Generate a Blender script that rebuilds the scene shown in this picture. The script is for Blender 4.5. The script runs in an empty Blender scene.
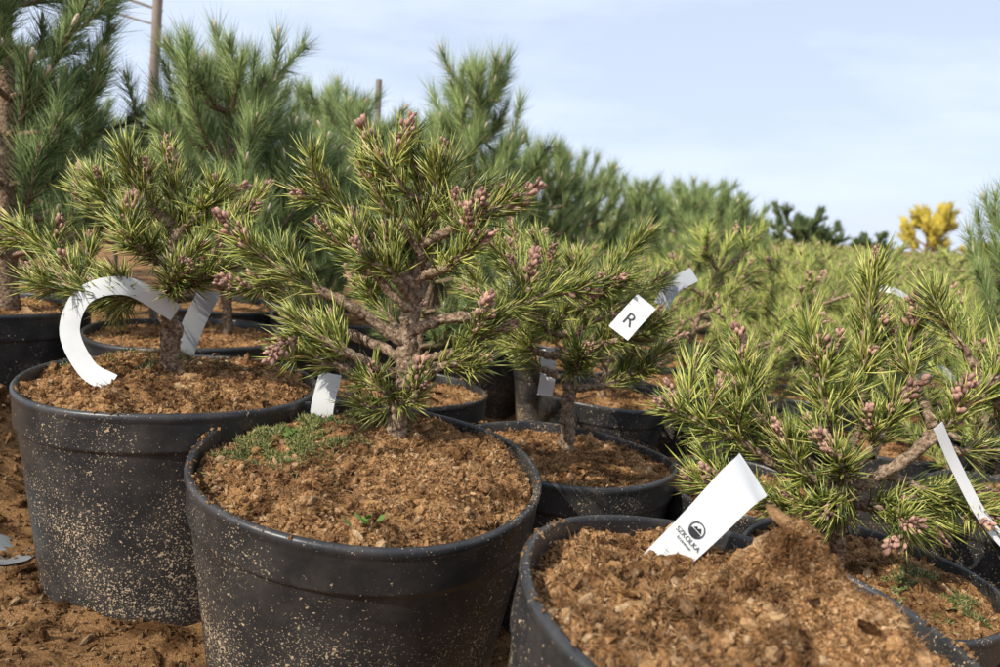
import bpy, math, numpy as np
from mathutils import Matrix, Vector
rng = np.random.default_rng(7)
sc = bpy.context.scene
sc.view_settings.view_transform = 'Standard'
sc.view_settings.look = 'None'
sc.view_settings.exposure = 0

# ---------------------------------------------------------------- helpers
def nrm(v):
    return v / np.maximum(np.linalg.norm(v, axis=-1, keepdims=True), 1e-9)

def vnoise(x, y, seed=0):
    xi = np.floor(x); yi = np.floor(y); xf = x - xi; yf = y - yi
    def h(a, b):
        s = np.sin(a * 127.1 + b * 311.7 + seed * 74.7) * 43758.5453
        return s - np.floor(s)
    u = xf * xf * (3 - 2 * xf); v = yf * yf * (3 - 2 * yf)
    return (h(xi, yi) * (1 - u) + h(xi + 1, yi) * u) * (1 - v) + (h(xi, yi + 1) * (1 - u) + h(xi + 1, yi + 1) * u) * v

def fbm(x, y, seed=0, oct=4):
    r = 0; a = .5; f = 1.0
    for i in range(oct):
        r = r + a * (vnoise(x * f, y * f, seed + i * 3.1) - .5) * 2
        a *= .5; f *= 2.03
    return r

def empty(name, loc=(0, 0, 0), parent=None):
    o = bpy.data.objects.new(name, None)
    o.empty_display_size = .05
    sc.collection.objects.link(o)
    o.location = loc
    if parent: o.parent = parent
    return o

def mk_mesh(name, V, F, mat, smooth=True):
    V = np.asarray(V, dtype=np.float32); F = np.asarray(F, dtype=np.int32)
    me = bpy.data.meshes.new(name)
    n, k = F.shape
    me.vertices.add(len(V)); me.vertices.foreach_set('co', V.ravel())
    me.loops.add(n * k); me.loops.foreach_set('vertex_index', F.ravel())
    me.polygons.add(n); me.polygons.foreach_set('loop_start', np.arange(n, dtype=np.int32) * k)
    me.polygons.foreach_set('use_smooth', np.full(n, smooth))
    me.update(calc_edges=True)
    me.materials.append(mat)
    return me

def obj(name, me, parent=None, loc=(0, 0, 0)):
    o = bpy.data.objects.new(name, me)
    sc.collection.objects.link(o)
    o.location = loc
    if parent: o.parent = parent
    return o

def basis(Z, g=rng):
    R = nrm(g.normal(size=Z.shape))
    X = nrm(np.cross(R, Z)); Y = np.cross(Z, X)
    return X, Y

def instance(tv, tf, pos, X, Y, Z, bend=None):
    N = len(pos)
    V = pos[:, None, :] + tv[None, :, 0:1] * X[:, None, :] + tv[None, :, 1:2] * Y[:, None, :] + tv[None, :, 2:3] * Z[:, None, :]
    if bend is not None:
        V = V + bend[:, None, :] * (tv[None, :, 2:3] ** 2)
    F = tf[None] + (np.arange(N) * len(tv))[:, None, None]
    return V.reshape(-1, 3), F.reshape(-1, tf.shape[1])

a3 = np.arange(3) * 2 * math.pi / 3
ring = np.stack([np.cos(a3), np.sin(a3)], 1)
NEEDLE_V = np.vstack([np.c_[ring * .8, [0] * 3], np.c_[ring * 1.0, [.6] * 3], [[0, 0, 1]]])
nf = []
for i in range(3):
    j = (i + 1) % 3
    nf += [[i, j, j + 3], [i, j + 3, i + 3], [i + 3, j + 3, 6]]
NEEDLE_F = np.array(nf)
PYR_V = np.vstack([np.c_[ring, [0] * 3], [[0, 0, 1]]]); PYR_F = np.array([[0, 1, 3], [1, 2, 3], [2, 0, 3]])
ph = (1 + 5 ** .5) / 2
ICO_V = nrm(np.array([[-1, ph, 0], [1, ph, 0], [-1, -ph, 0], [1, -ph, 0], [0, -1, ph], [0, 1, ph], [0, -1, -ph], [0, 1, -ph], [ph, 0, -1], [ph, 0, 1], [-ph, 0, -1], [-ph, 0, 1]], float))
ICO_F = np.array([[0, 11, 5], [0, 5, 1], [0, 1, 7], [0, 7, 10], [0, 10, 11], [1, 5, 9], [5, 11, 4], [11, 10, 2], [10, 7, 6], [7, 1, 8], [3, 9, 4], [3, 4, 2], [3, 2, 6], [3, 6, 8], [3, 8, 9], [4, 9, 5], [2, 4, 11], [6, 2, 10], [8, 6, 7], [9, 8, 1]])
OCT_V = np.array([[1, 0, 0], [0, 1, 0], [-1, 0, 0], [0, -1, 0], [0, 0, 1], [0, 0, -1]], float) * [1, .8, .7]
OCT_F = np.array([[0, 1, 4], [1, 2, 4], [2, 3, 4], [3, 0, 4], [1, 0, 5], [2, 1, 5], [3, 2, 5], [0, 3, 5]])

# ---------------------------------------------------------------- materials
def new_mat(name):
    m = bpy.data.materials.new(name); m.use_nodes = True
    nt = m.node_tree
    return m, nt, nt.nodes['Principled BSDF'], nt.nodes['Material Output']

def ramp(nt, stops, fac, interp='LINEAR'):
    r = nt.nodes.new('ShaderNodeValToRGB'); cr = r.color_ramp; cr.interpolation = interp
    while len(cr.elements) < len(stops): cr.elements.new(.5)
    for e, (p, c) in zip(cr.elements, stops):
        e.position = p; e.color = (*c, 1) if len(c) == 3 else c
    nt.links.new(fac, r.inputs[0])
    return r.outputs[0]

def noise(nt, scale, detail=4, rough=.6, coord=None):
    n = nt.nodes.new('ShaderNodeTexNoise'); n.inputs['Scale'].default_value = scale
    n.inputs['Detail'].default_value = detail; n.inputs['Roughness'].default_value = rough
    if coord is None:
        tc = nt.nodes.new('ShaderNodeTexCoord'); coord = tc.outputs['Object']
    nt.links.new(coord, n.inputs['Vector'])
    return n.outputs['Fac']

def mixc(nt, fac, a, b, mode='MIX'):
    m = nt.nodes.new('ShaderNodeMix'); m.data_type = 'RGBA'; m.blend_type = mode
    for sock, v in ((m.inputs[0], fac), (m.inputs[6], a), (m.inputs[7], b)):
        if isinstance(v, (int, float)): sock.default_value = v
        elif isinstance(v, tuple): sock.default_value = (*v, 1)
        else: nt.links.new(v, sock)
    return m.outputs[2]

def bump(nt, h, b, strength=.5, dist=.002):
    n = nt.nodes.new('ShaderNodeBump'); n.inputs['Strength'].default_value = strength
    n.inputs['Distance'].default_value = dist
    nt.links.new(h, n.inputs['Height']); nt.links.new(n.outputs[0], b.inputs['Normal'])

def island(nt):
    return nt.nodes.new('ShaderNodeNewGeometry').outputs['Random Per Island']

def needle_mat(name, stops, trans=.22, rough=.42, spec=.5):
    m, nt, b, out = new_mat(name)
    c = ramp(nt, stops, island(nt))
    n = noise(nt, 14, 1)
    hsv = nt.nodes.new('ShaderNodeHueSaturation')
    mr = nt.nodes.new('ShaderNodeMapRange'); nt.links.new(n, mr.inputs[0])
    mr.inputs[1].default_value = .3; mr.inputs[2].default_value = .7; mr.inputs[3].default_value = .70; mr.inputs[4].default_value = 1.3
    nt.links.new(mr.outputs[0], hsv.inputs['Value']); nt.links.new(c, hsv.inputs['Color'])
    c = hsv.outputs[0]
    nt.links.new(c, b.inputs['Base Color']); b.inputs['Roughness'].default_value = rough
    b.inputs['Specular IOR Level'].default_value = spec
    if trans > 0:
        t = nt.nodes.new('ShaderNodeBsdfTranslucent'); nt.links.new(c, t.inputs[0])
        mx = nt.nodes.new('ShaderNodeMixShader'); mx.inputs[0].default_value = trans
        nt.links.new(b.outputs[0], mx.inputs[1]); nt.links.new(t.outputs[0], mx.inputs[2])
        nt.links.new(mx.outputs[0], out.inputs[0])
    return m

M_NEEDLE = needle_mat('yellow_green_needles', [(0, (.05, .08, .016)), (.3, (.15, .19, .032)), (.6, (.32, .345, .062)), (.93, (.60, .57, .17)), (1, (.45, .30, .12))], .12, .32, .55)
M_NEEDLE2 = needle_mat('soft_green_needles', [(0, (.09, .135, .025)), (.5, (.26, .30, .055)), (1, (.52, .50, .16))], 0, .5, .25)
M_DARK = needle_mat('dark_green_needles', [(0, (.04, .072, .02)), (.5, (.12, .175, .048)), (1, (.36, .41, .15))], 0, .5, .22)
M_DEEP = needle_mat('deep_green_foliage', [(0, (.02, .035, .012)), (.5, (.055, .08, .025)), (1, (.12, .15, .05))], 0, .6, .15)
M_GOLD = needle_mat('golden_needles', [(0, (.34, .27, .03)), (1, (.62, .48, .08))], 0, .5, .2)

def bark_mat():
    m, nt, b, out = new_mat('pine_bark')
    n = noise(nt, 240, 4, .7)
    c = ramp(nt, [(.34, (.05, .032, .02)), (.5, (.25, .165, .105)), (.70, (.54, .42, .30))], n)
    nt.links.new(c, b.inputs['Base Color']); b.inputs['Roughness'].default_value = .85
    b.inputs['Specular IOR Level'].default_value = .2
    bump(nt, n, b, 1.0, .003)
    return m
M_BARK = bark_mat()

def bud_mat(name, lo, hi):
    m, nt, b, out = new_mat(name)
    n = noise(nt, 900, 2)
    c = ramp(nt, [(0, lo), (1, hi)], island(nt))
    c = mixc(nt, ramp(nt, [(.45, (0, 0, 0)), (.75, (.6, .6, .6))], n), c, (.52, .39, .30))
    nt.links.new(c, b.inputs['Base Color']); b.inputs['Roughness'].default_value = .75
    b.inputs['Specular IOR Level'].default_value = .15
    return m
M_BUD = bud_mat('pink_brown_buds', (.12, .05, .035), (.52, .30, .23))
M_CANDLE = bud_mat('pale_candles', (.42, .30, .2), (.70, .58, .44))

def soil_mat(name, dark=1.0, lift=0.0):
    m, nt, b, out = new_mat(name)
    i = island(nt)
    n = noise(nt, 420, 4, .75); n2 = noise(nt, 30, 4)
    k = 1 + lift
    c = ramp(nt, [(.32, (.04, .018, .009)), (.43, (.20 * k, .095 * k, .038 * k)), (.54, (.50 * k, .28 * k, .12 * k)), (.66, (.80 * k, .55 * k, .31 * k))], n)
    c2 = ramp(nt, [(0, (.04, .018, .009)), (.28, (.24 * k, .12 * k, .048 * k)), (.7, (.58 * k, .33 * k, .145 * k)), (1, (.85 * k, .65 * k, .40 * k))], i)
    c = mixc(nt, .55, c, c2)
    c = mixc(nt, 1.0, c, ramp(nt, [(.38, (.36 * dark, .31 * dark, .28 * dark)), (.56, (1.06 * dark, 1.02 * dark, .98 * dark))], n2), 'MULTIPLY')
    nt.links.new(c, b.inputs['Base Color']); b.inputs['Roughness'].default_value = .95
    b.inputs['Specular IOR Level'].default_value = .1
    bump(nt, n, b, 1.0, .004)
    return m
M_SOIL = soil_mat('coarse_peat', 1.0)
M_COIR = soil_mat('golden_coir', 1.08, .18)
M_GROUND = soil_mat('peat_ground', .66)

def plastic_mat():
    m, nt, b, out = new_mat('black_pot_plastic')
    tc = nt.nodes.new('ShaderNodeTexCoord')
    base = mixc(nt, noise(nt, 9, 4), (.013, .0135, .0145), (.032, .033, .035))
    sp = noise(nt, 620, 2, .5); sp2 = noise(nt, 240, 2, .6); big = noise(nt, 10, 3)
    sep = nt.nodes.new('ShaderNodeSeparateXYZ'); nt.links.new(tc.outputs['Object'], sep.inputs[0])
    mr = nt.nodes.new('ShaderNodeMapRange'); nt.links.new(sep.outputs[2], mr.inputs[0])
    mr.inputs[1].default_value = 0; mr.inputs[2].default_value = -.2; mr.inputs[3].default_value = -.020; mr.inputs[4].default_value = .068
    def add(a, bb, op='ADD'):
        q = nt.nodes.new('ShaderNodeMath'); q.operation = op
        for s, v in zip(q.inputs, (a, bb)):
            if isinstance(v, (int, float)): s.default_value = v
            else: nt.links.new(v, s)
        return q.outputs[0]
    f = add(add(sp, mr.outputs[0]), add(add(big, .5, 'SUBTRACT'), .5, 'MULTIPLY'))
    f1 = ramp(nt, [(.65, (0, 0, 0)), (.70, (1, 1, 1))], f)
    f2 = ramp(nt, [(.67, (0, 0, 0)), (.72, (1, 1, 1))], add(add(sp2, mr.outputs[0]), add(add(big, .5, 'SUBTRACT'), .3, 'MULTIPLY')))
    f = add(f1, f2, 'MAXIMUM')
    dust = mixc(nt, ramp(nt, [(.42, (0, 0, 0)), (.9, (.5, .5, .5))], add(noise(nt, 26, 4, .7), mr.outputs[0])), base, (.13, .11, .095))
    c = mixc(nt, f, dust, (.52, .38, .23))
    nt.links.new(c, b.inputs['Base Color'])
    nt.links.new(ramp(nt, [(0, (.38, .38, .38)), (1, (.85, .85, .85))], f), b.inputs['Roughness'])
    bump(nt, add(f, add(noise(nt, 60, 3), .5, 'MULTIPLY'), 'ADD'), b, .45, .0012)
    return m
M_POT = plastic_mat()

def simple_mat(name, col, rough=.6, spec=.5, var=.15, scale=40):
    m, nt, b, out = new_mat(name)
    c = mixc(nt, noise(nt, scale, 4), tuple(x * (1 - var) for x in col), tuple(min(1, x * (1 + var)) for x in col))
    nt.links.new(c, b.inputs['Base Color']); b.inputs['Roughness'].default_value = rough
    b.inputs['Specular IOR Level'].default_value = spec
    return m
M_LABEL = simple_mat('label_plastic', (.64, .64, .625), .4, .4, .14, 45)
M_LABEL_GREY = simple_mat('aged_label_plastic', (.36, .37, .38), .45, .5, .15, 40)
M_INK = simple_mat('label_ink', (.02, .02, .022), .5)
M_MOSS = needle_mat('moss_green', [(0, (.06, .085, .018)), (.6, (.18, .20, .045)), (1, (.42, .36, .15))])
M_LEAF = needle_mat('weed_leaf', [(0, (.08, .15, .025)), (1, (.17, .27, .05))])
M_WOOD = simple_mat('weathered_wood', (.26, .21, .17), .8, .3, .3, 30)
M_FILM = simple_mat('grey_ground_fabric', (.19, .20, .20), .6, .3, .3, 60)

# ---------------------------------------------------------------- ground
def gz(x, y):
    x = np.asarray(x, float); y = np.asarray(y, float)
    z = -.015 - .1 * np.tanh(x) + .026 * fbm(x * 6, y * 6, 3, 4) + .010 * fbm(x * 40, y * 40, 9, 3)
    z = z + .13 * np.exp(-(((x + .66) / .12) ** 2 + ((y - .92) / .13) ** 2))
    return z
u = np.linspace(-1, 1, 421)
gx = 700 * np.sinh(9 * u) / math.sinh(9)
X, Y = np.meshgrid(gx, gx + .8, indexing='ij')
Zg = gz(X, Y)
n = len(u); idx = np.arange(n * n).reshape(n, n)
F = np.stack([idx[:-1, :-1], idx[1:, :-1], idx[1:, 1:], idx[:-1, 1:]], -1).reshape(-1, 4)
obj('ground', mk_mesh('ground', np.stack([X, Y, Zg], -1).reshape(-1, 3), F, M_GROUND))

def crumbs(pos, smin=.0008, smax=.0032, g=rng, tv=OCT_V, tf=OCT_F, flat=1.0, pw=3):
    N = len(pos)
    Z = nrm(g.normal(size=(N, 3)) * [1, 1, flat]); Xb, Yb = basis(Z, g)
    s = smin + (smax - smin) * g.random(N) ** pw
    s = s[:, None]
    return instance(tv, tf, pos, Xb * s * g.uniform(.5, 1.6, (N, 1)), Yb * s * g.uniform(.5, 1.1, (N, 1)), Z * s * g.uniform(.4, 1.2, (N, 1)))

def fibres(pos, g=rng, l0=.003, l1=.013, w=.00026):
    N = len(pos)
    d = nrm(g.normal(size=(N, 3)) * [1, 1, .5]); Xb, Yb = basis(d, g)
    L = l0 + (l1 - l0) * g.random((N, 1)) ** 1.8
    return instance(NEEDLE_V, NEEDLE_F, pos - d * L * .4, Xb * w, Yb * w, d * L, g.normal(size=(N, 3)) * L * .35)

def merge(lst):
    V = []; Fs = []; o = 0
    for v, f in lst:
        V.append(v); Fs.append(f + o); o += len(v)
    return np.vstack(V), np.vstack(Fs)

g0 = np.random.default_rng(11)
N = 60000
px_ = g0.uniform(-1.0, .75, N); py_ = .25 + 1.1 * g0.random(N)
pos = np.stack([px_, py_, gz(px_, py_) + .001], 1)
big = pos[:4000]
V, F = merge([crumbs(pos, .001, .005, g0), crumbs(big, .003, .012, g0, ICO_V * [1.4, .8, .5], ICO_F), fibres(pos[:22000], g0, .005, .022, .0004)])
obj('peat_crumbs', mk_mesh('peat_crumbs', V, F, M_GROUND, False))

# ---------------------------------------------------------------- pots
def pot_mesh(name, R, H, seg=112, band=.16):
    rb = R * .80
    zb = -H * band
    def wall(z): return rb + (R * .965 - rb) * (z + H) / (H + zb)
    prof = [(R * .935, -H * .95), (R * .955, -.012), (R * .955, -.003), (R * .962, -.0006), (R * .975, 0), (R * .99, -.0006), (R * 1.0, -.0025), (R * 1.0, -.006), (R * .992, -.0085),
            (R * .990, -.010), (R * .985, zb + .003), (R * .983, zb + .0008), (R * .978, zb), (R * .967, zb - .001), (R * .963, zb - .004)]
    for k in range(1, 8): 
        z = zb + (-H + .014 - zb) * k / 7
        prof.append((wall(z), z))
    prof += [(wall(-H + .012), -H + .012), (wall(-H) - .0025, -H + .010), (wall(-H) - .004, -H), (0.001, -H)]
    prof[0] = (wall(-H) * .96 , -H * .93)
    p = np.array(prof); a = np.linspace(0, 2 * math.pi, seg, endpoint=False)
    V = np.stack([p[:, 0:1] * np.cos(a), p[:, 0:1] * np.sin(a), np.repeat(p[:, 1:2], seg, 1)], -1)
    V[..., 0] *= 1 + .010 * np.sin(2 * a + R * 50)[None]; V[..., 2] += .0018 * np.sin(3 * a + R * 90)[None]
    m = len(p); idx = np.arange(m * seg).reshape(m, seg); nx = np.roll(idx, -1, 1)
    F = np.stack([idx[:-1], idx[1:], nx[1:], nx[:-1]], -1).reshape(-1, 4)
    return mk_mesh(name, V.reshape(-1, 3), F, M_POT)

def soil_mesh(name, R, hf, mat=M_SOIL, nr=80, na=220, ncr=7000, nfib=900, nchip=90, seed=1, smax=.0040):
    g = np.random.default_rng(seed)
    r = np.linspace(0.0005, R, nr); a = np.linspace(0, 2 * math.pi, na, endpoint=False)
    X = r[:, None] * np.cos(a); Y = r[:, None] * np.sin(a)
    Z = hf(X, Y) + .006 * fbm(X * 170, Y * 170, seed, 3)
    idx = np.arange(nr * na).reshape(nr, na); nx = np.roll(idx, -1, 1)
    F = np.stack([idx[:-1], idx[1:], nx[1:], nx[:-1]], -1).reshape(-1, 4)
    a1 = mk_mesh(name, np.stack([X, Y, Z], -1).reshape(-1, 3), F, mat)
    if ncr == 0: return a1, None
    def pts(n, up=.001):
        rr = R * .99 * np.sqrt(g.random(n)); aa = g.random(n) * 2 * math.pi
        x = rr * np.cos(aa); y = rr * np.sin(aa)
        return np.stack([x, y, hf(x, y) + up], 1)
    V, F = merge([crumbs(pts(ncr), .0005, smax, g, pw=4), crumbs(pts(ncr // 18, .002), .001, .0055, g, ICO_V, ICO_F), crumbs(pts(nchip, .002), .002, .010, g, ICO_V * [1.4, .8, .3], ICO_F, 2, 3), fibres(pts(nfib, .002), g)])
    return a1, mk_mesh(name + '_crumbs', V, F, mat, False)

def make_pot(x, y, z, R, H, rot=(0, 0, 0), hf=None, seed=1, **k):
    e = empty('plant_pot', (x, y, z))
    e.rotation_euler = [math.radians(q) for q in rot]
    obj('shell', pot_mesh('shell', R, H), e)
    if hf is None: hf = lambda X, Y: -.012 + .006 * fbm(X * 25, Y * 25, seed, 3)
    s, c = soil_mesh('soil', R * .953, hf, seed=seed, **k)
    obj('soil', s, e)
    if c: obj('soil_crumbs', c, e)
    g = np.random.default_rng(seed + 50); n = 420; a = g.random(n) * 6.283; a = a[fbm(a * 2, a * 0, seed) > -.05]
    rr = R * g.uniform(.955, .996, len(a))
    V, F = crumbs(np.stack([rr * np.cos(a), rr * np.sin(a), np.full(len(a), .0006)], 1), .0006, .0028, g)
    obj('rim_crumbs', mk_mesh('rim_crumbs', V, F, M_SOIL, False), e)
    return e, hf

def edge(X, Y, R):
    return np.clip((R - np.hypot(X, Y)) / (R * .35), 0, 1)

hfc = lambda X, Y: -.020 + .030 * edge(X, Y - .0, .15) ** .7 * (.55 + .45 * np.clip((X + .06) / .08, 0, 1)) - .006 * np.clip((-X - .02) / .08, 0, 1) + .014 * fbm(X * 28, Y * 28, 5, 4)
potC, _ = make_pot(-.103, .645, .201, .147, .24, (6, 3.5, 0), hfc, 5, ncr=16000, nfib=7000, nchip=110)
hfl = lambda X, Y: -.016 + .020 * edge(X, Y, .15) ** .8 + .013 * fbm(X * 26, Y * 26, 8, 4)
potL, _ = make_pot(-.329, .782, .228, .143, .225, (1, 1, 30), hfl, 8, ncr=13000, nfib=5000)
def hfr(X, Y):
    z = -.020 + .014 * edge(X, Y, .137)
    z = z + .052 * np.exp(-(((X - .012) / .026) ** 2 + ((Y - .000) / .030) ** 2))
    z = z + .030 * np.exp(-(((X - .040) / .032) ** 2 + ((Y + .045) / .045) ** 2))
    z = z + .022 * np.exp(-(((X + .03) / .05) ** 2 + ((Y + .06) / .05) ** 2))
    return z + .018 * fbm(X * 36, Y * 36, 2, 4)
potR, _ = make_pot(.151, .402, .207, .133, .23, (2, 9, 10), hfr, 2, ncr=20000, nfib=9000, nchip=170)
g = np.random.default_rng(4); q = g.normal(size=(16000, 2)) * [.024, .030] + [.024, -.016]; q = q[np.hypot(q[:, 0], q[:, 1]) < .12]
P = np.c_[q, hfr(q[:, 0], q[:, 1]) + .0018]
V, F = merge([crumbs(P, .0005, .0020, g), fibres(P[:9000], g, .002, .008, .00022)])
obj('coir_mound', mk_mesh('coir_mound', V, F, M_COIR, False), potR)
pot2, _ = make_pot(.078, .872, .156, .135, .20, (1, 3, 60), None, 13, ncr=7000, nfib=1800)
pot3, _ = make_pot(.322, .622, .145, .105, .19, (2, 3, 10), None, 14, ncr=3500, nfib=1200)
pot4, _ = make_pot(.288, .868, .131, .095, .17, (2, -2, 90), None, 15, ncr=2500, nfib=500)
pot5, _ = make_pot(.555, .775, .165, .095, .20, (0, 2, 10), None, 16, ncr=2500, nfib=500)
pot6, _ = make_pot(-.80, 1.17, .235, .16, .24, (0, 0, 70), None, 17, ncr=2000, nfib=400)
pot7, _ = make_pot(-.485, 1.20, .208, .15, .23, (1, 0, 50), None, 18, ncr=2000, nfib=400)
pot8, _ = make_pot(-.13, 1.06, .175, .12, .2, (0, 1, 20), None, 19, ncr=2000, nfib=400)

def moss(parent, hf, cx, cy, rx, ry, n, seed, blade=.006):
    g = np.random.default_rng(seed)
    q = g.normal(size=(n, 2)) * .45
    x = cx + q[:, 0] * rx; y = cy + q[:, 1] * ry
    ok = (np.hypot(x, y) < .134) & (fbm(x * 60, y * 60, seed, 2) > .02); x = x[ok]; y = y[ok]
    z = hf(x, y) + .005 * (fbm(x * 90, y * 90, seed + 2, 2) + .6)
    P = np.stack([x, y, z], 1); d = nrm(g.normal(size=P.shape) * [1, 1, .5] + [0, 0, .8]); Xb, Yb = basis(d, g)
    L = g.uniform(.5, 1.3, (len(P), 1)) * blade
    V, F = instance(NEEDLE_V, NEEDLE_F, P - d * L * .2, Xb * .0005, Yb * .0005, d * L, g.normal(size=P.shape) * L * .2)
    obj('moss', mk_mesh('moss', V, F, M_MOSS), parent)
moss(potC, hfc, -.088, .035, .085, .06, 7000, 3)
moss(potC, hfc, -.03, .09, .05, .03, 2000, 4)
moss(potL, hfl, -.02, .06, .09, .05, 1500, 5, .005)
moss(pot3, lambda X, Y: -.012 + .006 * fbm(X * 25, Y * 25, 14, 3), .04, -.02, .05, .06, 2500, 6, .005)
def weed(parent, x, y, z, n, s, seed):
    g = np.random.default_rng(seed)
    a = np.linspace(0, 2 * math.pi, 10, endpoint=False)
    tv = np.vstack([[[0, .5, .06]], np.stack([np.sin(a) * .28, .5 - np.cos(a) * .5, .05 * np.cos(2 * a)], 1)])
    tf = np.array([[0, 1 + i, 1 + (i + 1) % 10] for i in range(10)])
    P = np.array([[x, y, z]]) + g.normal(size=(n, 3)) * s * [.5, .5, .15]
    th = g.random(n) * 6.28
    Yb = nrm(np.stack([np.cos(th), np.sin(th), g.uniform(.2, 1.1, n)], 1)); Xb = nrm(np.cross(Yb, [0, 0, 1])); Zb = np.cross(Xb, Yb)
    L = g.uniform(.6, 1.2, (n, 1)) * s
    V, F = instance(tv, tf, P + [0, 0, s * .3], Xb * L, Yb * L, Zb * L)
    obj('weed', mk_mesh('weed', V, F, M_LEAF), parent)
weed(potC, .018, -.115, .002, 12, .007, 1)
weed(potC, -.08, .03, -.004, 16, .009, 2)
weed(potC, -.055, .065, -.002, 14, .009, 3)

# ---------------------------------------------------------------- pines
def spline(pts, n):
    p = np.array(pts, float)
    q = np.vstack([2 * p[0] - p[1], p, 2 * p[-1] - p[-2]])
    out = []
    segs = len(p) - 1
    for t in np.linspace(0, segs - 1e-6, n):
        i = int(t); f = t - i
        a, b, c, d = q[i], q[i + 1], q[i + 2], q[i + 3]
        out.append(.5 * ((2 * b) + (c - a) * f + (2 * a - 5 * b + 4 * c - d) * f * f + (3 * b - a - 3 * c + d) * f ** 3))
    return np.array(out)

class Plant:
    def __init__(s, seed, budp=.68): s.g = np.random.default_rng(seed); s.tv = []; s.tf = []; s.no = 0; s.n = []; s.b = []; s.budp = budp
    def tube(s, path, r0, r1, sides=8, rough=.16):
        n = len(path); T = nrm(np.gradient(path, axis=0))
        ref = np.array([.3, .9, .1]); A = nrm(np.cross(T, ref)); B = np.cross(T, A)
        r = np.linspace(r0, r1, n)[:, None] * (1 + rough * s.g.normal(size=(n, sides)))
        a = np.linspace(0, 2 * math.pi, sides, endpoint=False)
        V = path[:, None] + (A[:, None] * np.cos(a)[None, :, None] + B[:, None] * np.sin(a)[None, :, None]) * r[..., None]
        idx = np.arange(n * sides).reshape(n, sides) + s.no; nx = np.roll(idx, -1, 1)
        s.tf.append(np.stack([idx[:-1], nx[:-1], nx[1:], idx[1:]], -1).reshape(-1, 4)); s.tv.append(V.reshape(-1, 3)); s.no += n * sides
    def shoot(s, path, r0, r1, start, dens, L, th=(30, 60), bud=True, tmax=.96):
        step = np.linalg.norm(np.diff(path, axis=0), axis=1); cl = np.r_[0, np.cumsum(step)]; tot = cl[-1]
        s.tube(path, r0, r1, 8 if r0 > .002 else 5)
        N = max(4, int(dens * tot * (1 - start)))
        t = start + (tmax - start) * s.g.random(N) ** .85
        pos = np.stack([np.interp(t * tot, cl, path[:, k]) for k in range(3)], 1)
        T = nrm(np.gradient(path, axis=0)); tt = nrm(np.stack([np.interp(t * tot, cl, T[:, k]) for k in range(3)], 1))
        X, Y = basis(tt, s.g)
        ang = np.radians(th[1] + (th[0] - th[1]) * t + s.g.normal(size=N) * 10)[:, None]
        d = nrm(tt * np.cos(ang) + X * np.sin(ang) + [0, 0, .12])
        pr = s.g.random(N) > .3
        d2 = nrm(d + s.g.normal(size=d.shape) * .15)
        P = np.vstack([pos, pos[pr]]); D = np.vstack([d, d2[pr]]); TT = np.vstack([tt, tt[pr]])
        LL = L * s.g.uniform(.55, 1.15, (len(P), 1))
        s.n.append((P + X[np.r_[np.arange(N), np.where(pr)[0]]] * r1 * .6, D, LL, (TT * .2 + s.g.normal(size=P.shape) * .11) * LL))
        if bud: s.b.append((path[-1], T[-1]))
    def twigs(s, path, k, lo, hi, r, dens, L, t0=.3, up=.35, spread=.8, bud=True):
        n = len(path)
        for _ in range(k):
            i = int(n * s.g.uniform(t0, .98)); i = min(max(i, 1), n - 2)
            T = nrm(path[i + 1] - path[i - 1])
            d = nrm(T * .8 + s.g.normal(size=3) * spread * .6 + np.array([0, 0, up]))
            l = s.g.uniform(lo, hi); m = path[i] + d * l * .5 + s.g.normal(size=3) * l * .06
            e = m + nrm(d + np.array([0, 0, .25])) * l * .5
            s.shoot(spline([path[i], m, e], 7), r, r * .6, .15, dens, L, bud=bud and s.g.random() < s.budp)
    def finish(s, name, loc, w, nmat, bmat, bud='cluster', budsize=1.0, hero=True, asmesh=False):
        P = np.vstack([a[0] for a in s.n]); D = np.vstack([a[1] for a in s.n]); L = np.vstack([a[2] for a in s.n]); Bn = np.vstack([a[3] for a in s.n])
        X, Y = basis(D, s.g)
        tv, tf = (NEEDLE_V, NEEDLE_F) if hero else (PYR_V, PYR_F)
        V, F = instance(tv, tf, P, X * w, Y * w, D * L, Bn)
        m1 = mk_mesh('needles', V, F, nmat)
        m2 = mk_mesh('stems', np.vstack(s.tv), np.vstack(s.tf), M_BARK)
        m3 = None
        if s.b:
            bp = np.array([b[0] for b in s.b]); bt = nrm(np.array([b[1] for b in s.b]))
            if bud == 'cluster':
                k = 44 if hero else 10; q = s.g.normal(size=(len(bp), k, 3)); q = nrm(q) * s.g.random((len(bp), k, 1)) ** .35
                t = s.g.uniform(-1.2, 1.1, (len(bp), k, 1))
                sz = (budsize * s.g.uniform(.45, 1.45, len(bp)))[:, None, None]
                pp = (bp[:, None] + (q * .0042 * (1.2 - .6 * np.abs(t)) + bt[:, None] * (t * .0085 + .004)) * sz).reshape(-1, 3)
                dd = nrm(nrm(q + 1e-3) * .7 + bt[:, None]).reshape(-1, 3); X, Y = basis(dd, s.g)
                z = (s.g.uniform(.0008, .0015, (len(bp), k, 1)) * sz * (1 if hero else 1.5)).reshape(-1, 1)
                V, F = instance(ICO_V, ICO_F, pp, X * z, Y * z, dd * z * 1.9)
            else:
                X, Y = basis(bt, s.g); z = s.g.uniform(.5, 1.3, (len(bp), 1)) * budsize
                V, F = instance(ICO_V, ICO_F, bp + bt * .008 * z, X * .0034 * z, Y * .0034 * z, bt * .014 * z)
            m3 = mk_mesh('buds', V, F, bmat)
        if asmesh: return m2, m1, m3
        e = empty(name, loc)
        for nm, m in (('stems', m2), ('needles', m1), ('buds', m3)):
            if m: obj(nm, m, e)
        return e

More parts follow.
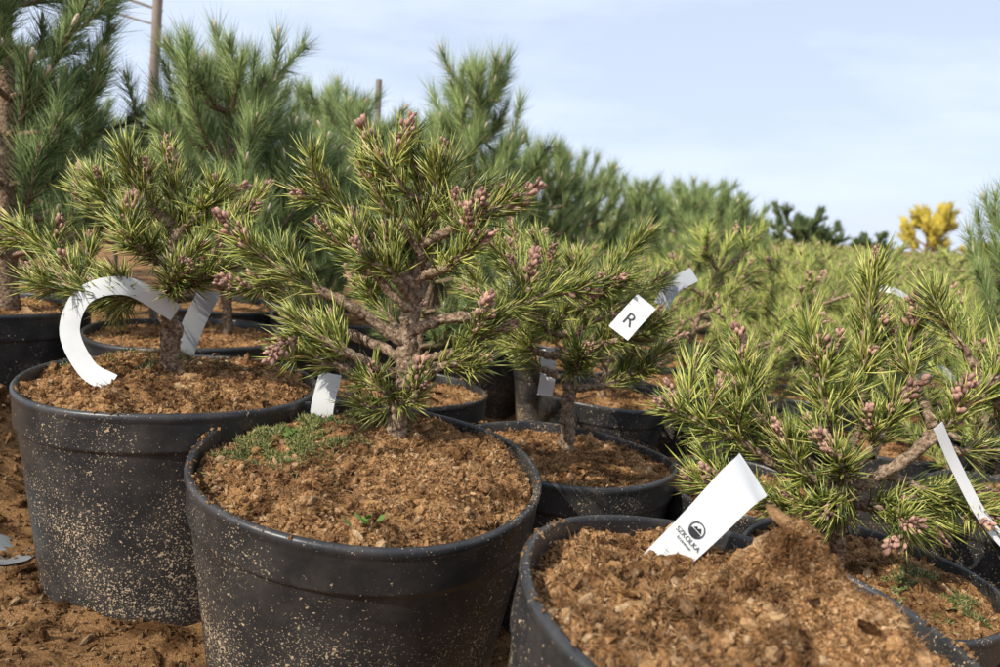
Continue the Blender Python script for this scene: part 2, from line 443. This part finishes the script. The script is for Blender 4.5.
LEAN = math.radians(4)
def hero(name, base, s, branches, seed, L=.0255, dens=1650, w=.00066, nmat=M_NEEDLE, tw=(.016, .038), budsize=1.3, tk=1.1):
    p = Plant(seed)
    c, sn = math.cos(LEAN), math.sin(LEAN)
    for pts, r0, r1, st, k in branches:
        q = np.array(pts, float) * s
        q = np.stack([q[:, 0] * c - q[:, 2] * sn, q[:, 1], q[:, 0] * sn + q[:, 2] * c], 1)
        path = spline(q, 12 * len(pts))
        path[1:] += np.cumsum(p.g.normal(size=(len(path) - 1, 3)), 0) * .0006
        p.shoot(path, r0 * s, r1 * s, st, dens, L)
        p.twigs(path, int(round(k * tk)), tw[0], tw[1], 2.4 * s, dens, L * .95, t0=max(.3, st - .1))
    return p.finish(name, base, w, nmat, M_BUD, budsize=budsize)

C = [([(0, 0, -12), (8, 0, 40), (16, 0, 95), (27, 2, 155), (36, 5, 205), (40, 5, 260), (32, 0, 318)], 13, 4, .62, 6),
     ([(34, 0, 195), (5, -15, 235), (-12, -20, 275)], 5, 3, .3, 2), ([(28, 0, 160), (-25, -10, 225), (-62, -15, 268)], 6, 3, .4, 3),
     ([(36, 0, 205), (80, -15, 225), (130, -25, 250)], 6, 3, .4, 3), ([(40, 0, 230), (75, 10, 245), (98, 15, 255)], 5, 3, .3, 1),
     ([(18, 0, 105), (-40, -10, 150), (-100, -20, 190), (-130, -25, 212)], 6.5, 3, .5, 4), ([(14, 0, 90), (-60, 20, 125), (-110, 25, 160), (-138, 20, 172)], 6, 3, .5, 3),
     ([(12, 0, 70), (-40, -30, 100), (-90, -40, 140)], 6, 3, .5, 3), ([(10, 0, 60), (-50, -20, 85), (-92, -30, 108)], 6, 3, .5, 3),
     ([(22, 0, 120), (80, -10, 135), (140, -20, 150), (180, -20, 168)], 6.5, 3, .5, 4), ([(20, 0, 85), (60, -20, 95), (112, -35, 122)], 7, 3, .5, 3),
     ([(12, 0, 70), (55, -30, 80), (88, -40, 92)], 7, 3, .55, 2), ([(6, 0, 48), (-5, -18, 58), (-15, -24, 75)], 4, 3, .1, 1), ([(8, 0, 46), (22, -20, 50), (32, -28, 68)], 4, 3, .1, 1),
     ([(8, 0, 40), (-12, -10, 42), (-24, -14, 54)], 4, 3, .1, 0),
     ([(30, 0, 150), (40, 60, 190), (60, 90, 225)], 5, 3, .4, 3), ([(20, 0, 100), (-10, 60, 130), (-40, 90, 165)], 5, 3, .4, 3),
     ([(40, 0, 240), (20, -20, 265), (5, -25, 288)], 4.5, 3, .2, 2), ([(30, 0, 170), (70, -40, 190), (90, -55, 212)], 5, 3, .3, 2), ([(24, 0, 150), (5, -40, 180), (-15, -60, 200)], 5, 3, .4, 2),
     ([(38, 0, 220), (55, -10, 250), (66, -10, 280)], 4.5, 3, .2, 1), ([(24, 0, 140), (-15, -20, 190), (-40, -30, 222)], 5, 3, .4, 2)]
hero('dwarf_pine_tree', (-.093, .69, .203), .000885, C, 21)
Lf = [([(0, 0, -10), (0, 0, 35), (2, 0, 70), (4, 0, 110), (8, 0, 160), (8, 0, 206)], 10, 4, .6, 4),
      ([(2, 0, 75), (-50, -10, 95), (-95, -10, 122), (-120, -15, 142)], 5, 3, .35, 4), ([(2, 0, 80), (-50, -30, 80), (-98, -40, 105)], 5, 3, .35, 3),
      ([(4, 0, 100), (-30, -10, 150), (-60, -15, 190)], 5, 3, .3, 3), ([(4, 0, 110), (-50, 10, 150), (-75, 10, 168)], 5, 3, .3, 3), ([(6, 0, 130), (40, -10, 160), (66, -10, 188)], 5, 3, .3, 3),
      ([(4, 0, 100), (50, -20, 130), (84, -25, 158)], 5, 3, .3, 3), ([(4, 0, 90), (45, -30, 95), (78, -30, 108)], 5, 3, .3, 3), ([(3, 0, 80), (-25, -50, 85), (-50, -70, 100)], 5, 3, .3, 3),
      ([(3, 0, 80), (30, -45, 85), (45, -65, 105)], 5, 3, .3, 3), ([(4, 0, 110), (0, -50, 130), (-10, -70, 150)], 5, 3, .3, 3), ([(4, 0, 110), (20, 50, 140), (40, 70, 170)], 5, 3, .3, 3),
      ([(4, 0, 100), (-20, 50, 130), (-50, 70, 160)], 5, 3, .3, 3), ([(6, 0, 150), (-15, -20, 180), (-20, -20, 204)], 5, 3, .3, 2)]
hero('dwarf_pine_tree', (-.333, .785, .230), .001026, Lf, 22, dens=2000, budsize=1.15)
Sd = [([(0, 0, -10), (3, 0, 40), (5, 0, 90), (5, 0, 150), (0, 0, 190)], 8, 3.5, .5, 5)]
gg = np.random.default_rng(5)
for i in range(15):
    a = i * 2.4; h = 50 + i * 8; rr = 100 - i * 1.5 + gg.uniform(-12, 15)
    Sd.append(([(3, 0, h), (rr * .5 * math.cos(a), rr * .5 * math.sin(a), h + 12), (rr * math.cos(a), rr * math.sin(a), h + 38 + gg.uniform(-15, 20))], 4, 2.4, .3, 3))
hero('dwarf_pine_tree', (.088, .905, .160), .00119, Sd, 23, L=.027, dens=1700, budsize=1.1)
Rt = [([(-10, 0, -14), (-12, -5, 35), (-5, -15, 75), (45, -35, 130), (90, -45, 185), (125, -45, 235), (165, -40, 262)], 8, 3.5, .62, 7),
      ([(-5, -10, 75), (-3, 0, 150), (0, 5, 230), (2, 0, 300)], 6, 4, .35, 3), ([(-8, 0, 60), (-60, -10, 100), (-105, -20, 150), (-115, -20, 190)], 6, 3, .4, 4),
      ([(-8, 0, 50), (-100, -10, 110), (-160, -20, 145), (-182, -20, 168)], 6, 3, .45, 5), ([(-5, 0, 80), (-30, -20, 140), (-45, -25, 196)], 6, 3, .35, 4),
      ([(-8, 0, 60), (-50, -40, 90), (-75, -50, 125)], 5, 3, .35, 3), ([(-5, 0, 70), (-30, -50, 100), (-50, -60, 130)], 5, 3, .35, 3), ([(-8, 0, 40), (-80, -30, 60), (-145, -40, 88)], 6, 3, .4, 4),
      ([(-5, 0, 45), (40, -30, 65), (75, -45, 52)], 5, 3, .3, 3), ([(20, -15, 90), (70, -40, 80), (92, -50, 68)], 5, 3, .3, 3), ([(50, -35, 135), (90, -40, 118), (130, -45, 128)], 5, 3, .4, 2),
      ([(95, -45, 190), (110, -50, 165), (145, -50, 168)], 5, 3, .4, 2), ([(60, -35, 140), (40, -10, 190), (25, 5, 228)], 5, 3, .4, 2), ([(95, -45, 190), (80, -30, 225), (68, -20, 250)], 4.5, 3, .4, 1),
      ([(0, 0, 80), (20, -20, 130), (30, -20, 168)], 5, 3, .4, 2), ([(0, 0, 50), (20, -40, 58), (30, -52, 36)], 5, 3, .25, 2), ([(0, 0, 70), (-60, 40, 110), (-100, 60, 160)], 5, 3, .35, 3), ([(20, 0, 100), (60, 50, 150), (90, 70, 190)], 5, 3, .35, 3),
      ([(0, 0, 60), (-30, -40, 58), (-60, -50, 60)], 4, 3, .2, 3), ([(100, -45, 195), (130, -50, 200), (165, -50, 215)], 5, 3, .3, 2)]
hero('dwarf_pine_tree', (.309, .640, .150), .000846, Rt, 24, L=.027)

def big_pine(seed, H=.5, R=.2, L=.05, dens=1250, w=.00062, nwh=5, nmat=M_DARK, trunk=.09, tw=3, tr0=.011):
    p = Plant(seed); g = p.g
    tr = spline([(0, 0, -.02), (g.normal() * .008, 0, H * .3), (g.normal() * .015, g.normal() * .01, H * .65), (g.normal() * .02, 0, H)], 40)
    p.shoot(tr, tr0, .004, .6, dens, L)
    for i in range(nwh):
        t = trunk / H + (1 - trunk / H) * (i + .2) / nwh
        c = tr[int(t * 39)]; k = g.integers(5, 7); a0 = g.random() * 6.28
        rr = R * (1.0 - .78 * ((i + .2) / nwh) ** 1.1)
        for j in range(k):
            a = a0 + j * 6.283 / k + g.normal() * .25; q = rr * g.uniform(.7, 1.2)
            m = c + np.array([math.cos(a) * q * .55, math.sin(a) * q * .55, q * .18])
            e = c + np.array([math.cos(a) * q, math.sin(a) * q, q * g.uniform(.55, 1.0)])
            path = spline([c, m, e], 14)
            p.shoot(path, .005, .0028, .3, dens, L)
            p.twigs(path, tw, .05, .10, .0025, dens, L * .95, t0=.35, up=.5)
    return p.finish('pine', (0, 0, 0), w, nmat, M_CANDLE, bud='candle', budsize=.85, hero=False, asmesh=True)
BIG = [big_pine(101, .50, .20), big_pine(102, .46, .21), big_pine(103, .52, .17, nwh=6), big_pine(106, .72, .18, nwh=10, trunk=.10, tr0=.018, tw=3, L=.045)]
FAR = big_pine(104, .46, .22, dens=420, w=.0016, tw=2)
BIGH = [.50, .46, .52, .72]
def place(name, meshes, loc, scale=1, rz=0, parent=None, sx=1.0):
    e = empty(name, loc, parent); e.scale = (scale * sx, scale * sx, scale); e.rotation_euler = (0, 0, rz)
    for nm, m in zip(('stems', 'needles', 'buds'), meshes):
        if m is None: continue
        obj(nm, m, e)
    return e
for i, (x, y, zb, zt, v, sx) in enumerate([(-.765, 1.19, .22, .92, 3, 1.05), (-.45, 1.27, .2, .62, 1, .85), (-.34, 1.66, .16, .60, 2, 1.05), (-.62, 1.72, .2, .66, 1, .9), (-.07, 1.78, .16, .73, 2, .78),
        (.09, 2.1, .14, .60, 0, .85), (.25, 2.45, .12, .56, 1, .8), (.47, 2.75, .1, .56, 2, .85), (-.2, 2.2, .15, .66, 0, .95), (.0, 2.75, .1, .60, 1, .9), (-1.25, 2.2, .2, .66, 1, .95), (-.12, 1.15, .17, .45, 1, .9),
        (-.55, 2.4, .15, .74, 0, .95), (-1.6, 2.4, .2, .8, 0, 1), (-1.15, 1.75, .2, .6, 1, .9), (-.85, 2.1, .2, .62, 2, 1.1), (-.36, 1.38, .18, .52, 0, 1.0),
        (-1.45, 2.9, .15, .62, 1, 1.1), (-1.1, 2.6, .15, .58, 0, 1.1), (-1.9, 3.1, .15, .66, 2, 1.1), (-1.0, 1.45, .14, .45, 1, 1.0)]):
    place('pine_tree', BIG[v], (x, y, zb), (zt - zb) / BIGH[v], i * 1.7, None, sx)

ROWPOT = pot_mesh('shell', .105, .19, 48)
ROWSOIL, ROWCR = soil_mesh('soil', .10, lambda X, Y: -.012 + .005 * fbm(X * 25, Y * 25, 4, 3), nr=24, na=60, ncr=1200, nfib=200, nchip=20, seed=44)
BIGPOT = pot_mesh('shell', .15, .22, 64)
BIGSOIL, _c = soil_mesh('soil', .143, lambda X, Y: -.014 + .005 * fbm(X * 25, Y * 25, 4, 3), nr=24, na=60, ncr=0, seed=45)
def small_pine(seed, H=.2, R=.12, nmat=M_NEEDLE2, dens=1150, w=.00075, tw=2):
    p = Plant(seed); g = p.g
    tr = spline([(0, 0, -.02), (g.normal() * .008, 0, H * .35), (g.normal() * .02, g.normal() * .02, H)], 24)
    p.shoot(tr, .006, .003, .5, dens, .027)
    for i in range(16):
        t = .3 + .65 * i / 16; c = tr[int(t * 23)]; a = i * 2.4 + g.normal() * .3; q = R * (1.05 - .5 * t) * g.uniform(.7, 1.25)
        m = c + np.array([math.cos(a) * q * .5, math.sin(a) * q * .5, q * .25]); e = c + np.array([math.cos(a) * q, math.sin(a) * q, q * g.uniform(.4, 1.1)])
        path = spline([c, m, e], 9)
        p.shoot(path, .0035, .002, .3, dens, .025); p.twigs(path, tw, .025, .05, .0018, dens, .024, t0=.35, up=.4)
    return p.finish('pine', (0, 0, 0), w, nmat, M_BUD, bud='cluster', budsize=1.0, hero=False, asmesh=True)
SMALL = [small_pine(201), small_pine(202, .23, .13), small_pine(203, .18, .13, M_NEEDLE2), small_pine(204, .25, .10)]
SMALLF = [small_pine(205, .2, .12, M_NEEDLE2, 420, .0018, 1), small_pine(206, .24, .12, M_NEEDLE2, 420, .0018, 1)]
nobud = lambda m: (m[0], m[1], None)
DARKF = [nobud(small_pine(207, .22, .12, M_DARK, 600, .0016, 2)), nobud(small_pine(208, .2, .13, M_DARK, 600, .0016, 2))]
DEEPF = nobud(small_pine(210, .17, .10, M_DEEP, 1000, .0014, 6))
GOLDF = nobud(small_pine(209, .16, .10, M_GOLD, 1200, .0013, 7))
rows = empty('nursery_pine_rows')
g = np.random.default_rng(77); cnt = 0
taken = [(-.12, 1.06, .25), (.078, .872, .26), (.288, .868, .22), (.555, .775, .2), (.319, .629, .25)]
yy = .99
while yy < 11:
    sp = .25 if yy < 3 else .36
    xl = .14 if yy < 2.4 else (.3 if yy < 3.2 else -.1 * yy)
    nx_ = int((.80 * yy + .4 - xl) / sp) + 1
    for i in range(nx_):
        x = xl + i * sp + g.normal() * .02; y = yy + g.normal() * .02
        if any(math.hypot(x - a, y - b) < c for a, b, c in taken): continue
        z0 = float(gz(x, y))
        e = empty('potted_pine', (x, y, z0 + .18), rows); e.rotation_euler = (g.normal() * .03, g.normal() * .03, g.random() * 6)
        obj('shell', ROWPOT, e)
        if yy < 3: obj('soil', ROWSOIL, e)
        if yy < 1.6: obj('crumbs', ROWCR, e)
        far = yy > 3
        v = g.integers(0, 2 if far else 4); s = g.uniform(.75, 1.2) * (1.0 if yy < 3 else 1.25)
        r_ = g.random()
        if yy > 1.6 and r_ < .14 and x / y < .38: place('pine', BIG[v % 3], (0, 0, -.012), g.uniform(.5, .85), g.random() * 6, e, .9)
        elif r_ < .93: place('pine', (SMALLF if far else SMALL)[v], (0, 0, -.012), s, g.random() * 6, e)
        cnt += 1
    yy += sp
print('rows', cnt)
for (x, y) in [(-.34, 1.66), (-.62, 1.72), (-.07, 1.78), (.09, 2.1), (.25, 2.45), (-1.15, 1.75)]:
    e = empty('plant_pot', (x, y, .19)); obj('shell', BIGPOT, e); obj('soil', BIGSOIL, e)
place('pine_tree', BIG[1], (.74, 1.12, .14), .72, 1.0, None, .7)

line = empty('distant_tree_line')
for i in range(85):
    y = g.uniform(9, 45) ; x = g.uniform(-.75 * y, .78 * y)
    f = (x / y)
    s = (g.uniform(.7, 1.25) if f > .15 else g.uniform(1.2, 2.0)) * (.5 + y / 30)
    if abs(f - .53) < .05 and y < 26: continue
    if g.random() < .3: place('pine', FAR, (x, y, float(gz(x, y))), s, g.random() * 6, line, g.uniform(1, 1.5))
    else: place('pine', (DARKF + SMALLF)[g.integers(0, 4)], (x, y, float(gz(x, y))), s * 2.1, g.random() * 6, line, g.uniform(1, 1.6))
for (x, y, h, sx) in [(5.15, 14, .98, 1.0), (5.75, 14.5, .8, 1.1), (2.75, 10.5, .9, .8), (3.6, 12.5, .8, 1.1), (7.4, 16, .66, 1.2)]:
    place('round_dark_tree', DEEPF, (x, y, -.05), (h + .05) / .21, x, None, sx)
for (x, y, h, sx) in [(1.3, 5.4, .68, 1.0), (1.0, 4.6, .62, 1.0)]:
    place('dark_conifer_tree', BIG[1], (x, y, -.05), (h + .05) / .46, x, None, sx)
place('golden_pine_tree', GOLDF, (13.0, 24.5, .05), 1.75 / .19, 1, None, .85)
place('golden_pine_tree', GOLDF, (10.2, 17, -.1), .75 / .19, 2, None, 1.1)

# ---------------------------------------------------------------- labels
def strip(name, pts, width, face, mat=M_LABEL, n=40, point=False, thick=.0004):
    path = spline(pts, n); T = nrm(np.gradient(path, axis=0)); Nf = nrm(np.array(face, float)) * np.ones_like(T)
    W = nrm(np.cross(T, Nf)); Nn = nrm(np.cross(W, T))
    w = np.full((n, 1), width / 2.0)
    if point: w[:, 0] *= np.linspace(.72, 1.15, n)
    cols = np.linspace(-1, 1, 5)
    top = path[:, None] + W[:, None] * (w[:, None] * cols[None, :, None]) + Nn[:, None] * (.0003 * (1 - cols ** 2))[None, :, None]
    V = top.reshape(-1, 3); idx = np.arange(n * 5).reshape(n, 5)
    F = np.stack([idx[:-1, :-1], idx[1:, :-1], idx[1:, 1:], idx[:-1, 1:]], -1).reshape(-1, 4)
    e = empty(name)
    o = obj('strip', mk_mesh('strip', V, F, mat, True), e)
    md = o.modifiers.new('t', 'SOLIDIFY'); md.thickness = thick; md.offset = 0
    md2 = o.modifiers.new('e', 'EDGE_SPLIT'); md2.split_angle = math.radians(40)
    return e, path, T, W, Nn
def text(parent, body, pos, size, T, N):
    c = bpy.data.curves.new('print', 'FONT'); c.body = body; c.size = size; c.align_x = 'CENTER'; c.align_y = 'CENTER'; c.extrude = .00003
    c.materials.append(M_INK)
    o = bpy.data.objects.new('print', c); sc.collection.objects.link(o); o.parent = parent
    Xa = Vector(T); Za = Vector(N); Ya = Za.cross(Xa)
    M = Matrix((Xa, Ya, Za)).transposed().to_4x4(); M.translation = Vector(pos)
    o.matrix_local = M
    return o
def facing(N): return N if N[1] < 0 else -N
def disc_logo(parent, pos, r, T, N):
    a = np.linspace(0, 2 * math.pi, 33)[:-1]; W = np.cross(N, T)
    ringo = [(pos + (T * math.cos(t) + W * math.sin(t)) * r) for t in a]; ringi = [(pos + (T * math.cos(t) + W * math.sin(t)) * r * .86) for t in a]
    V = np.array(ringo + ringi); i = np.arange(32); j = (i + 1) % 32
    F = np.stack([i, j, j + 32, i + 32], -1)
    obj('logo_ring', mk_mesh('logo_ring', V, F, M_INK), parent)
    half = [pos + (T * math.cos(t) + W * math.sin(t)) * r * .74 for t in np.linspace(math.pi, 2 * math.pi, 17)]
    V = np.array([pos - W * .1 * r] + [h - W * .12 * r for h in half]); F = np.array([[0, k, k + 1] for k in range(1, 17)])
    obj('logo_fill', mk_mesh('logo_fill', V, F, M_INK), parent)
    tri = lambda cx, s: [pos + T * (cx - s) * r + W * .0 * r, pos + T * (cx + s) * r + W * .0 * r, pos + T * cx * r + W * s * 1.2 * r]
    obj('logo_hills', mk_mesh('logo_hills', np.array(tri(-.22, .32) + tri(.25, .42)), np.array([[0, 1, 2], [3, 4, 5]]), M_INK), parent)

e, p_, T_, W_, N_ = strip('plant_label', [(.080, .460, .170), (.106, .472, .194), (.138, .487, .222), (.164, .500, .246), (.179, .515, .252)], .029, (-.15, -1, .25), point=True)
k = 19; Nf = facing(N_[k]); Xd = W_[k] if W_[k][0] > 0 else -W_[k]
disc_logo(e, p_[k] + Nf * .0012, .0056, Xd, Nf)
Yd = np.cross(Nf, Xd)
text(e, 'SZKOLKA', p_[k] - Yd * .0085 + Nf * .0012, .0046, Xd, Nf)
text(e, 'krzewow', p_[k] - Yd * .0122 + Nf * .0012, .0032, Xd, Nf)
strip('plant_label', [(-.350, .695, .240), (-.374, .697, .252), (-.393, .703, .285), (-.383, .712, .318), (-.352, .73, .326), (-.320, .76, .300)], .0175, (.15, -1, .3))
strip('plant_label', [(.325, .56, .285), (.345, .565, .255), (.372, .562, .215), (.410, .555, .178)], .0095, (.1, -1, .4))
e, p_, T_, W_, N_ = strip('plant_label', [(.122, .80, .305), (.134, .805, .320), (.150, .81, .339)], .025, (-.3, -1, .2))
Nf = facing(N_[20]); text(e, 'R', p_[18] + Nf * .0012, .020, -W_[18] if W_[18][0] < 0 else W_[18], Nf)
strip('plant_label', [(-.168, .745, .18), (-.170, .75, .215), (-.165, .76, .25)], .022, (.1, -1, .3))
strip('plant_label', [(.012, .95, .30), (.014, .955, .35), (.018, .96, .36)], .02, (0, -1, .5))
strip('plant_label', [(.064, 1.0, .19), (.066, 1.0, .22), (.062, 1.01, .25)], .02, (0, -1, .3))
strip('plant_label', [(.62, 1.3, .345), (.65, 1.3, .342), (.68, 1.31, .33)], .012, (0, -1, .6))
strip('plant_label', [(-.362, .88, .235), (-.352, .885, .27), (-.335, .89, .31)], .024, (.5, -1, .2), M_LABEL_GREY)
strip('plant_label', [(.20, .98, .32), (.214, .985, .345), (.24, .99, .362)], .02, (.2, -1, .5), M_LABEL_GREY)
strip('plant_label', [(.80, 1.3, .16), (.75, 1.3, .215), (.70, 1.28, .20)], .014, (.2, -1, .5))
for i in range(22):
    y = g.uniform(1.2, 4.5); x = g.uniform(.1, .68 * y)
    z = float(gz(x, y)) + g.uniform(.22, .36)
    a = g.normal() * .02
    strip('plant_label', [(x, y, z - .03), (x + a * .5, y - .01, z), (x + a * 1.6, y - .02, z + .02)], .018, (g.normal() * .4, -1, .3), n=8)

Xf, Yf = np.meshgrid(np.linspace(0, 1, 14), np.linspace(0, 1, 12), indexing='ij')
fx = -.60 + .11 * Xf + .02 * Yf + .006 * np.sin(Yf * 9); fy = .70 + .10 * Yf - .02 * Xf + .006 * np.sin(Xf * 11)
fz = gz(fx, fy) + .004 + .010 * fbm(Xf * 4, Yf * 4, 2, 2)
ii = np.arange(14 * 12).reshape(14, 12)
obj('ground_fabric_scrap', mk_mesh('fabric', np.stack([fx, fy, fz], -1).reshape(-1, 3), np.stack([ii[:-1, :-1], ii[1:, :-1], ii[1:, 1:], ii[:-1, 1:]], -1).reshape(-1, 4), M_FILM))
def post(name, p0, p1, r):
    p = Plant(3); p.tube(spline([p0, ((p0[0] + p1[0]) / 2 + .003, (p0[1] + p1[1]) / 2, (p0[2] + p1[2]) / 2), p1], 20), r, r * .92, 10, .02)
    V = np.vstack(p.tv); return obj(name, mk_mesh(name, V, np.vstack(p.tf), M_WOOD))
post('wooden_post', (-1.99, 4.3, 0), (-1.88, 4.3, 2.4), .026)
post('wooden_post', (-.72, 4.2, 0), (-.72, 4.2, 1.10), .017)
post('support_wire', (-4, 4.4, 1.95), (-1.92, 4.35, 1.40), .008)
post('support_wire', (-4, 4.4, 1.75), (-1.92, 4.35, 1.32), .006)

# ---------------------------------------------------------------- sky, sun, camera
SUN_AZ, SUN_EL = 46, 43
w = bpy.data.worlds.new('World'); sc.world = w; w.use_nodes = True; nt = w.node_tree
bg = nt.nodes['Background']
sky = nt.nodes.new('ShaderNodeTexSky'); sky.sky_type = 'NISHITA'; sky.sun_disc = False
sky.sun_elevation = math.radians(SUN_EL); sky.sun_rotation = math.radians(180 + SUN_AZ); sky.air_density = 1.0; sky.dust_density = 1.0
tc = nt.nodes.new('ShaderNodeTexCoord'); mp = nt.nodes.new('ShaderNodeMapping'); mp.inputs['Scale'].default_value = (1.2, 1.2, 5)
mp.inputs['Rotation'].default_value = (0, math.radians(10), 0); mp.inputs['Location'].default_value = (.6, .2, .1)
nt.links.new(tc.outputs['Generated'], mp.inputs[0])
n1 = noise(nt, 1.4, 5, .55, mp.outputs[0])
cf = ramp(nt, [(.40, (.66, .66, .66)), (.58, (.95, .95, .95))], n1)
col = mixc(nt, cf, sky.outputs[0], (8.9, 10.0, 12.2))
nt.links.new(col, bg.inputs[0]); bg.inputs[1].default_value = .1
sl = bpy.data.lights.new('sun', 'SUN'); sl.energy = 5.0; sl.angle = math.radians(.5); sl.color = (1, .95, .84)
so = bpy.data.objects.new('sun', sl); sc.collection.objects.link(so)
a = math.radians(SUN_AZ); el = math.radians(SUN_EL)
so.rotation_euler = Vector((math.sin(a) * math.cos(el), math.cos(a) * math.cos(el), -math.sin(el))).to_track_quat('-Z', 'Y').to_euler()
cd = bpy.data.cameras.new('camera'); co = bpy.data.objects.new('camera', cd); sc.collection.objects.link(co)
cd.lens = 28.08; cd.sensor_width = 36; cd.clip_start = .02; cd.clip_end = 2000
co.matrix_world = Matrix.Translation((0, 0, .41)) @ Matrix.Rotation(math.radians(81.9), 4, 'X') @ Matrix.Rotation(math.radians(4), 4, 'Z')
cd.dof.use_dof = True; cd.dof.focus_distance = .66; cd.dof.aperture_fstop = 11
sc.camera = co
